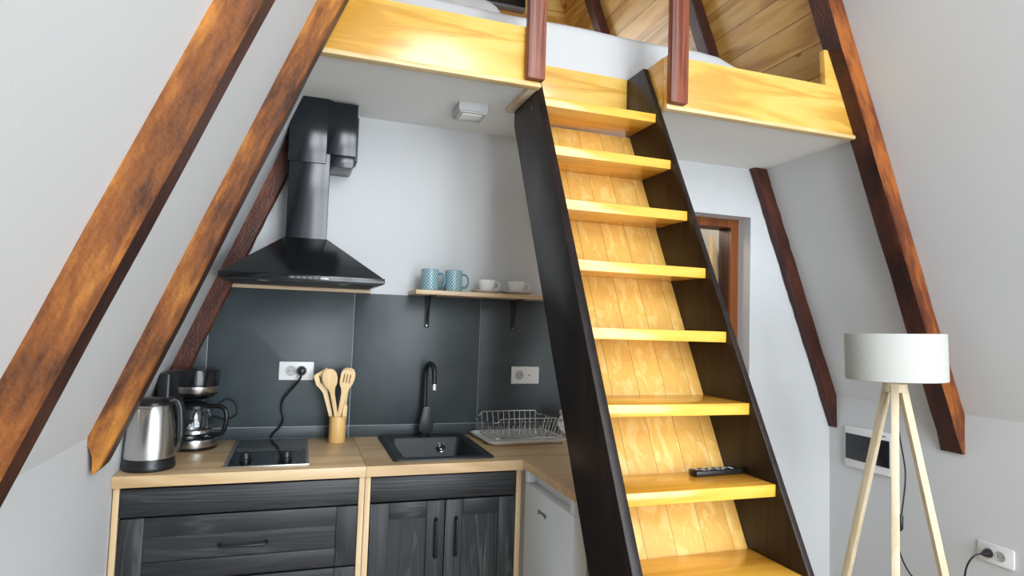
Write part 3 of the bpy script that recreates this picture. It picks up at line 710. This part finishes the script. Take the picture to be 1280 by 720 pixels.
for (x0, x1, y0, y1), z in loops:
    # rounded rectangle ring
    r = .022 if z > ZW else .03
    pts = []
    for cx, cy, a in ((x1-r, y1-r, 0), (x0+r, y1-r, PI/2), (x0+r, y0+r, PI), (x1-r, y0+r, 1.5*PI)):
        for k in range(5): pts.append((cx+r*math.cos(a+k*PI/8), cy+r*math.sin(a+k*PI/8), z))
    ring = [bm.verts.new(p) for p in pts]
    if prev:
        for k in range(20): bm.faces.new((prev[k], prev[(k+1) % 20], ring[(k+1) % 20], ring[k]))
    prev = ring
bm.faces.new(prev)
b._add(bm, SINKM); b.build('basin', t, angle=.8)
ov = MB().lathe([(0, .001), (.006, .001), (.006, .004), (.010, .0045), (.010, .0015), (.018, .0015), (.020, .004), (.022, .003), (.0225, 0), (0, 0)], (0, 0, 0), CHROME, 32)
ov.xform(Matrix.Translation((.612, iy1-.0045, .861)) @ Matrix.Rotation(PI/2-.05, 4, 'X')); ov.build('overflow', t)
MB().lathe([(0, .002), (.03, .002), (.04, .003), (.042, 0), (0, 0)], (.54, -.31, ZW-.1545), CHROME, 32).build('drain', t)
t = thing('kitchen_tap', 'matt black gooseneck tap with a chrome tip behind the sink', 'tap', (.540, -.062, zr))
MB().lathe([(0, 0), (.026, 0), (.026, .006), (.023, .010), (.023, .075), (.020, .085), (0, .085)], (.540, -.062, zr), BLACKM, 28).build('base', t)
pts = [(0, 0, .96), (0, 0, 1.10), (0, 0, 1.175)]
for k in range(0, 13):
    a = PI - k*PI/12*1.02
    pts.append((0, -.052-.052*math.cos(a), 1.19+.052*math.sin(a)))
pts += [(0, -.104, 1.175), (0, -.104, 1.155)]
TR = Matrix.Translation((.540, -.062, 0)) @ Matrix.Rotation(.20, 4, 'Z')
MB().tube(pts, .0115, BLACKM, 16).xform(TR).build('spout', t)
MB().tube([(0, -.104, 1.1545), (0, -.104, 1.128)], .0122, CHROME, 16).xform(TR).build('aerator', t)
lv = MB().prism([(-.015, .105), (.012, .112), (.018, .09), (.022, .05), (.030, .028), (.032, .010), (.026, -.008), (.012, -.018), (-.004, -.017), (-.016, -.006), (-.020, .012), (-.018, .05)], 'Y', -.008, .008, LEVERM, .005)
lv.xform(Matrix.Translation((.533, -.100, .940)) @ Matrix.Diagonal((1.35, 1, 1, 1)) @ Matrix.Rotation(.10, 4, 'Y')); lv.tube([(.540, -.096, .950), (.540, -.062, .950)], .016, BLACKM, 16); lv.build('lever', t)

# ------------------------------------------------------------------ kettle
kc = (-.491, -.485, ZW)
t = thing('electric_kettle', 'brushed steel electric kettle with black base on the left end of the worktop', 'kettle', kc)
MB().lathe([(0, .0005), (.080, .0005), (.082, .006), (.081, .020), (.0785, .024), (.0785, .040), (0, .040)], kc, BLACKP, 48).build('base', t)
MB().lathe([(.0775, .0395), (.0778, .045), (.0765, .08), (.0725, .13), (.066, .18), (.058, .213), (.055, .217), (.052, .2175)], kc, STEEL, 64).build('body', t)
lid = MB().lathe([(.0555, .2165), (.0555, .223), (.051, .231), (.035, .239), (0, .242)], kc, BLACKP, 40).build('lid', t)
ha = math.radians(8)
P = lambda r, z: (kc[0]+math.cos(ha)*r, kc[1]+math.sin(ha)*r, kc[2]+z)
hb = MB().tube(smooth_path([P(.046, .226), P(.066, .230), P(.082, .212), P(.088, .170), P(.091, .120), P(.088, .075), P(.079, .052)], 6), [.013]*8+[.0145]*20+[.012]*9, BLACKP, 14)
hb.build('handle', t)
sa = math.radians(247); sx, sy = math.cos(sa), math.sin(sa)
Q = lambda r, s, z: (kc[0]+sx*r-sy*s, kc[1]+sy*r+sx*s, kc[2]+z)
bm = bmesh.new()
A = [bm.verts.new(Q(*p)) for p in ((.052, -.030, .210), (.052, .030, .210), (.090, .012, .210), (.090, -.012, .210), (.068, -.003, .140), (.068, .003, .140))]
for f in ((0, 1, 2, 3), (3, 2, 5, 4), (0, 3, 4), (1, 5, 2), (0, 4, 5, 1)): bm.faces.new([A[i] for i in f])
bmesh.ops.bevel(bm, geom=bm.edges[:], offset=.003, segments=2, profile=.5, affect='EDGES', clamp_overlap=True)
mm = MB(); mm._add(bm, STEEL); mm.build('spout', t)

# ------------------------------------------------------------------ coffee maker
cc = (-.405, -.150, ZW)
t = thing('coffee_maker', 'black drip coffee maker with steel bands and a glass jug', 'coffee maker', cc)
MB().lathe([(0, .0005), (.086, .0005), (.088, .004), (.088, .012), (0, .012)], cc, BLACKP, 48).build('foot_plate', t)
MB().lathe([(.0865, .012), (.0868, .014), (.0868, .038), (.0865, .040)], cc, STEEL, 48).build('base_band', t)
MB().lathe([(0, .0125), (.0855, .0125), (.0855, .040), (.082, .046), (0, .047)], cc, BLACKG, 48).build('hot_plate', t)
b = MB().prism([(-.531, -.215), (-.492, -.215), (-.478, -.20), (-.470, -.12), (-.478, -.075), (-.531, -.06)], 'Z', ZW+.004, ZW+.300, BLACKP, .006)
b.build('water_tank', t)
b = MB().lathe([(0, .196), (.045, .196), (.070, .206), (.080, .214), (.082, .222), (.082, .249), (.0835, .250), (.087, .306), (.085, .312), (.078, .314), (0, .314)], cc, BLACKG, 48)
b.prism([(-.500, -.21), (-.44, -.215), (-.44, -.085), (-.500, -.075)], 'Z', ZW+.200, ZW+.306, BLACKP, .004); b.build('brew_head', t)
MB().lathe([(.0825, .223), (.0832, .224), (.0838, .247), (.083, .248)], cc, STEEL, 48).build('head_band', t)
car = MB().lathe([(.030, .0485), (.060, .0485), (.066, .055), (.070, .080), (.070, .105), (.064, .135), (.055, .155), (.052, .160)], cc, CARAFE, 48).build('jug', t)
MB().lathe([(.053, .158), (.058, .160), (.058, .170), (.050, .178), (.020, .186), (0, .186)], cc, BLACKP, 40).build('jug_lid', car)
ja = math.radians(-25); P = lambda r, z: (cc[0]+math.cos(ja)*r, cc[1]+math.sin(ja)*r, cc[2]+z)
MB().tube(smooth_path([P(.054, .166), P(.090, .170), P(.122, .162), P(.136, .135), P(.132, .092), P(.118, .064), P(.090, .056), P(.068, .062)], 6), .0095, BLACKP, 12).build('jug_handle', car)
MB().lathe([(.0675, .062), (.0712, .064), (.0712, .074), (.0700, .076)], cc, STEEL, 48).build('jug_band', car)
MB().tube(smooth_path([(-.44, -.06, .96), (-.40, -.035, 1.0), (-.345, -.022, 1.045), (-.300, -.020, 1.078), (-.262, -.020, 1.055), (-.262, -.020, 1.012), (-.300, -.020, .992), (-.345, -.022, 1.005), (-.42, -.03, 1.03)], 8), .0035, BLACKP, 8).build('cord', t)

# ------------------------------------------------------------------ utensils in their holder
uc = (.152, -.115, ZW)
h = MB().lathe([(0, .0005), (.034, .0005), (.0352, .003), (.0352, .109), (.0345, .111), (.0305, .111), (.0300, .012), (0, .010)], uc, BAMBOO_H, 40).solid('utensil_holder', 'round bamboo holder full of wooden spoons beside the cooktop', 'utensil holder', origin=uc)
def utensil(name, label, foot, top, yaw_, outline, slots=()):
    """flat bamboo tool: outline of the head in (s, t) with t along the stick; handle below it"""
    foot = Vector(foot); top = Vector(top); d = (top-foot); Ln = d.length; d.normalize()
    sdir = Vector((math.cos(yaw_), math.sin(yaw_), 0)); sdir = (sdir-d*sdir.dot(d)).normalized(); n = sdir.cross(d)
    Mx = Matrix((sdir, n, d)).transposed().to_4x4(); Mx.translation = foot
    outline = [(a*1.2, c) for a, c in outline]; slots = [(a*1.2, c, e, f*1.25) for a, c, e, f in slots]
    b = MB()
    hl = Ln-outline[-1][1]*0
    L0 = Ln-.085
    pts = [(-.0055, 0), (.0055, 0), (.0098, L0-.02)] + [(s, L0+tt) for s, tt in outline] + [(-.0098, L0-.02)]
    if not slots:
        b.prism(pts, 'Y', -.0028, .0028, BAMBOO, .0015)
    else:
        # head with real slots: build it from strips between the slots
        right = outline; half = len(outline)//2
        w = max(s for s, _ in outline); zlo = L0+slots[0][1]; zhi = L0+slots[0][2]
        edges = [-w] + [e for sl in slots for e in (sl[0]-sl[3], sl[0]+sl[3])] + [w]
        low = [(s, L0+tt) for s, tt in outline]
        def width_at(z):
            zs = sorted([(p[1], abs(p[0])) for p in low])
            for (za, wa), (zb_, wb) in zip(zs, zs[1:]):
                if za <= z <= zb_: return max(.006, wa+(wb-wa)*((z-za)/max(1e-6, zb_-za)))
            return .006
        lo_pts = [p for p in low if p[1] < zlo-.001]; hi_pts = [p for p in low if p[1] > zhi+.001]
        wl, wh = width_at(zlo), width_at(zhi)
        rlo = [p for p in lo_pts if p[0] > 0]; llo = [p for p in lo_pts if p[0] < 0]
        b.prism([(-.0055, 0), (.0055, 0), (.0098, L0-.02)] + rlo + [(wl, zlo), (-wl, zlo)] + llo + [(-.0098, L0-.02)], 'Y', -.0028, .0028, BAMBOO)
        b.prism([(-wh, zhi), (wh, zhi)] + hi_pts, 'Y', -.0028, .0028, BAMBOO)
        for a, c in zip(edges[::2], edges[1::2]):
            a0 = max(a, -wl) if a > -w else -wl; c0 = min(c, wl) if c < w else wl
            a1 = a if a > -w else -wh; c1 = c if c < w else wh
            b.prism([(a0, zlo), (c0, zlo), (c1, zhi), (a1, zhi)], 'Y', -.0028, .0028, BAMBOO)
    b.xform(Mx)
    return b.solid(name, label, 'utensil', 'bamboo utensils in the holder', origin=tuple(foot))
spoon = [(.012, 0), (.022, .018), (.0265, .042), (.025, .064), (.017, .080), (.006, .0855), (-.006, .0855), (-.017, .080), (-.025, .064), (-.0265, .042), (-.022, .018), (-.012, 0)]
turner = [(.014, 0), (.024, .020), (.028, .045), (.029, .078), (.024, .083), (-.022, .066), (-.026, .060), (-.027, .045), (-.024, .020), (-.014, 0)]
oval = [(.012, 0), (.020, .015), (.0255, .038), (.0255, .062), (.019, .079), (.008, .085), (-.008, .085), (-.019, .079), (-.0255, .062), (-.0255, .038), (-.020, .015), (-.012, 0)]
utensil('slotted_turner', 'bamboo turner with a slanted edge and one slot, leaning left', (.150, -.108, ZW+.0135), (.068, -.100, ZW+.312), .05, turner, ((-.006, .022, .058, .0022),))
utensil('wooden_spoon', 'round-headed bamboo spoon with no slots in front of the turner', (.164, -.128, ZW+.0135), (.103, -.134, ZW+.315), .0, spoon)
utensil('slotted_spatula', 'bamboo spatula with three slots on the right of the holder', (.140, -.122, ZW+.0135), (.188, -.128, ZW+.312), -.05, oval, ((-.0105, .028, .066, .0018), (0, .028, .066, .0018), (.0105, .028, .066, .0018)))
utensil('wooden_spatula', 'bamboo spatula mostly hidden behind the three-slot one', (.166, -.106, ZW+.0135), (.192, -.090, ZW+.318), -.15, oval)
utensil('wooden_fork', 'short bamboo stick standing at the right rim of the holder', (.172, -.122, ZW+.0135), (.182, -.116, ZW+.165), 0, [(.007, -.01), (.0085, .03), (.008, .07), (.004, .083), (-.004, .083), (-.008, .07), (-.0085, .03), (-.007, -.01)])

# ------------------------------------------------------------------ dish rack
rc_ = Matrix.Translation((.962, -.178, ZW+.0006)) @ Matrix.Rotation(math.radians(3), 4, 'Z')
t = thing('dish_rack', 'chrome wire dish rack in a white drip tray by the sink', 'dish rack', (.962, -.178, ZW))
b = MB(); bm = bmesh.new(); prev = None
for (hx, hy, z, r) in ((.168, .128, 0, .03), (.176, .136, .003, .03), (.192, .152, .018, .035), (.195, .155, .018, .035), (.195, .155, .0205, .035), (.189, .149, .0205, .035), (.174, .134, .006, .03), (.166, .126, .004, .03)):
    pts = []
    for cx, cy, a in ((hx-r, hy-r, 0), (-hx+r, hy-r, PI/2), (-hx+r, -hy+r, PI), (hx-r, -hy+r, 1.5*PI)):
        for k in range(5): pts.append((cx+r*math.cos(a+k*PI/8), cy+r*math.sin(a+k*PI/8), z))
    ring = [bm.verts.new(p) for p in pts]
    if prev:
        for k in range(20): bm.faces.new((prev[k], prev[(k+1) % 20], ring[(k+1) % 20], ring[k]))
    else: bm.faces.new(ring)
    prev = ring
bm.faces.new(prev); b._add(bm, TRAYM); b.xform(rc_); b.build('drip_tray', t)
def rect(hx, hy, z, r, dz=0):
    pts = []
    for cx, cy, a in ((hx-r, hy-r, 0), (-hx+r, hy-r, PI/2), (-hx+r, -hy+r, PI), (hx-r, -hy+r, 1.5*PI)):
        for k in range(5): pts.append((cx+r*math.cos(a+k*PI/8), cy+r*math.sin(a+k*PI/8), z))
    return pts
b = MB()
b.tube(rect(.160, .105, .018, .03), .0022, WIREM, 8, closed=True)
top = rect(.184, .125, .112, .05)
top = [(x, y, z-.018*(abs(x) > .15)-.004) for x, y, z in top]
b.tube(top, .0028, WIREM, 8, closed=True)
for k in range(11):
    x = -.135+k*.027
    for s in (1, -1):
        if s == -1 and k % 1 == 0:
            # lower front side: short plate loops
            continue
        b.tube([(x, s*.105, .018), (x*1.04, s*.125, .108)], .0016, WIREM, 6)
    b.tube([(x, -.105, .018), (x, .105, .018)], .0014, WIREM, 6)
    b.tube(smooth_path([(x, .02, .018), (x, .012, .045), (x, 0, .058), (x, -.012, .045), (x, -.02, .018)], 4), .0015, WIREM, 6)
for k in range(9):
    x = -.128+k*.032
    b.tube([(x, -.105, .018), (x*1.05, -.124, .106)], .0014, WIREM, 6)
for k in range(6):
    y = -.08+k*.032
    for s in (1, -1): b.tube([(s*.160, y, .018), (s*.184, y*1.1, .092)], .0016, WIREM, 6)
b.xform(rc_ @ Matrix.Translation((0, 0, .006))); b.build('wire_basket', t)

# ------------------------------------------------------------------ alarm clock
ac = Vector((1.232, -.155, ZW+.068))
t = thing('alarm_clock', 'round white twin-bell alarm clock half hidden by the stair stringer', 'clock', (ac.x, ac.y, ZW))
Rz = Matrix.Translation(ac) @ Matrix.Rotation(math.radians(-28), 4, 'Z') @ Matrix.Rotation(PI/2, 4, 'X')
MB().lathe([(0, -.022), (.048, -.022), (.055, -.016), (.055, .016), (.052, .020), (.047, .020), (.046, .015), (0, .015)], (0, 0, 0), WHITEP, 40).xform(Rz).build('case', t)
b = MB().lathe([(0, .0152), (.0455, .0152), (.0455, .0156), (0, .0156)], (0, 0, 0), CERAM, 36)
for k in range(12):
    a = k*PI/6; rr = .039
    b.box(rr*math.cos(a)-.0022, rr*math.cos(a)+.0022, rr*math.sin(a)-.0022, rr*math.sin(a)+.0022, .0156, .0162, INK)
b.tube([(0, 0, .017), (.018, .016, .017)], .0012, INK, 6); b.tube([(0, 0, .0172), (-.006, .032, .0172)], .0009, INK, 6)
b.xform(Rz).build('dial', t)
for s in (1, -1):
    MB().tube([(s*.030, -.043, 0), (s*.044, -.0665, .0)], .0045, WHITEP, 10).xform(Rz).build('foot', t)
    MB().lathe([(0, 0), (.018, 0), (.017, .008), (.010, .016), (0, .018)], (0, 0, 0), WHITEP, 24).xform(Rz @ Matrix.Translation((s*.032, .047, 0)) @ Matrix.Rotation(-s*.55, 4, 'Z') @ Matrix.Rotation(-PI/2, 4, 'X')).build('bell', t)

# ------------------------------------------------------------------ right wall: fuse box, socket, lamp
t = thing('fuse_box', 'white fuse box with a dark smoked door on the right wall behind the lamp', 'fuse box', (XR, -.275, .69))
MB().box(XR-.022, XR-.0003, -.424, -.128, .688, .917, WHITEP, .006).build('housing', t)
MB().box(XR-.027, XR-.0225, -.418, -.137, .733, .876, DARKWIN, .003).build('window', t)
b = MB()
for i, wd in enumerate((.006, .010, .005, .008)): b.box(XR-.0232, XR-.0222, -.395-.0+i*.010, -.395+i*.010+wd*.7, .893, .899, INK)
b.build('marking', t)
t = thing('power_socket', 'white double wall socket on the right wall with a black plug in it', 'socket', (XR, -.935, .425))
b = MB().prism([(-.858, .430), (-.864, .424), (-1.008, .424), (-1.014, .430), (-1.014, .506), (-1.008, .512), (-.864, .512), (-.858, .506)], 'X', XR-.010, XR-.0003, WHITEP, .003); b.build('cover_plate', t)
for y in (-.909, -.958):
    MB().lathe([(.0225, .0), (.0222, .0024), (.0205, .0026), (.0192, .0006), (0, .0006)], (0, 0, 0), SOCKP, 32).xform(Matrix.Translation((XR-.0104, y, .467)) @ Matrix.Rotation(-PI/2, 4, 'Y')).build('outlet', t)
p = MB()
for dz in (-.0095, .0095): p.lathe([(0, 0), (.0028, 0), (0, .0003)], (0, dz, 0), INK, 10)
p.xform(Matrix.Translation((XR-.0113, -.958, .467)) @ Matrix.Rotation(-PI/2, 4, 'Y')).build('pin_holes', t)
t = thing('wall_plug_cord', 'black plug and cable hanging from the right wall socket', 'cord', (XR-.05, -.9, .2))
MB().lathe([(0, -.002), (.0185, -.002), (.0190, .012), (.013, .030), (.006, .046), (0, .046)], (0, 0, 0), BLACKP, 24).xform(Matrix.Translation((XR-.0106, -.909, .467)) @ Matrix.Rotation(-PI/2, 4, 'Y')).build('plug', t)
MB().tube(smooth_path([(XR-.055, -.909, .467), (XR-.085, -.895, .455), (XR-.105, -.872, .39), (XR-.11, -.86, .25), (XR-.12, -.85, .10), (XR-.16, -.84, .006), (XR-.30, -.82, .0045)], 8), .004, BLACKP, 8).build('lead', t)

lc = Vector((2.380, -.945, 0))
t = thing('tripod_floor_lamp', 'tripod floor lamp with a white drum shade in front of the right slope', 'floor lamp', tuple(lc))
ztop, zbot, rs = 1.444, 1.253, .189
tl = Matrix.Translation((lc.x, lc.y, 1.345)) @ Matrix.Rotation(math.radians(-1.6), 4, Vector((.66, .75, 0))) @ Matrix.Translation((0, 0, -1.345))
MB().lathe([(rs, zbot), (rs, ztop), (rs-.001, ztop+.002), (rs-.003, ztop+.002), (rs-.004, ztop), (rs-.004, zbot), (rs-.003, zbot-.002), (rs-.001, zbot-.002), (rs, zbot)], (0, 0, 0), FABRIC, 72).xform(tl).build('lamp_shade', t)
b = MB()
for a in (0, 2*PI/3, 4*PI/3): b.tube([(.02*math.cos(a), .02*math.sin(a), 1.285), ((rs-.004)*math.cos(a), (rs-.004)*math.sin(a), ztop-.006)], .002, CHROME, 6)
b.xform(tl); b.build('shade_spider', t)
MB().lathe([(0, 1.20), (.045, 1.20), (.045, 1.235), (.018, 1.240), (.018, 1.300), (0, 1.300)], (lc.x, lc.y, 0), BIRCH, 28).build('top_block', t)
MB().lathe([(.012, 1.30), (.015, 1.31), (.030, 1.345), (.031, 1.365), (.022, 1.388), (0, 1.398)], (lc.x, lc.y, 0), CERAM, 28).build('bulb', t)
for (dx, dy) in ((-.77, -.64), (-.169, .987), (.939, -.347)):
    top_ = Vector((lc.x+dx*.028, lc.y+dy*.028, 1.235)); bot = Vector((lc.x+dx*.295, lc.y+dy*.295, 0.0))
    d = (bot-top_).normalized(); s = Vector((-dy, dx, 0)); n = d.cross(s).normalized()
    wv = .0145
    P = []
    for c, e in ((top_, 0), (bot, 1)):
        for a, q in ((-1, -1), (1, -1), (1, 1), (-1, 1)):
            v = c + s*a*wv + n*q*wv
            if e: v = v - d*((v.z)/d.z)
            P.append(tuple(v))
    MB().hexa(P, BIRCH, .002).build('leg', t)
cd = MB().tube(smooth_path([(lc.x+.01, lc.y+.02, 1.21), (lc.x+.035, lc.y+.03, 1.15), (lc.x+.052, lc.y+.02, 1.0), (lc.x+.070, lc.y+.01, .85), (lc.x+.050, lc.y+.01, .70), (lc.x+.04, lc.y+.01, .64), (lc.x+.04, lc.y+.02, .55), (lc.x+.08, lc.y+.01, .45), (lc.x+.14, lc.y-.02, .36), (lc.x+.20, lc.y, .18), (lc.x+.30, lc.y+.05, .02), (lc.x+.40, lc.y+.06, .005)], 8), .0032, BLACKP, 8).build('cord', t)
MB().tube([(lc.x+.044, lc.y+.01, .685), (lc.x+.043, lc.y+.01, .675), (lc.x+.041, lc.y+.01, .625), (lc.x+.040, lc.y+.01, .615)], [.004, .010, .010, .004], BLACKP, 12).build('switch', cd)
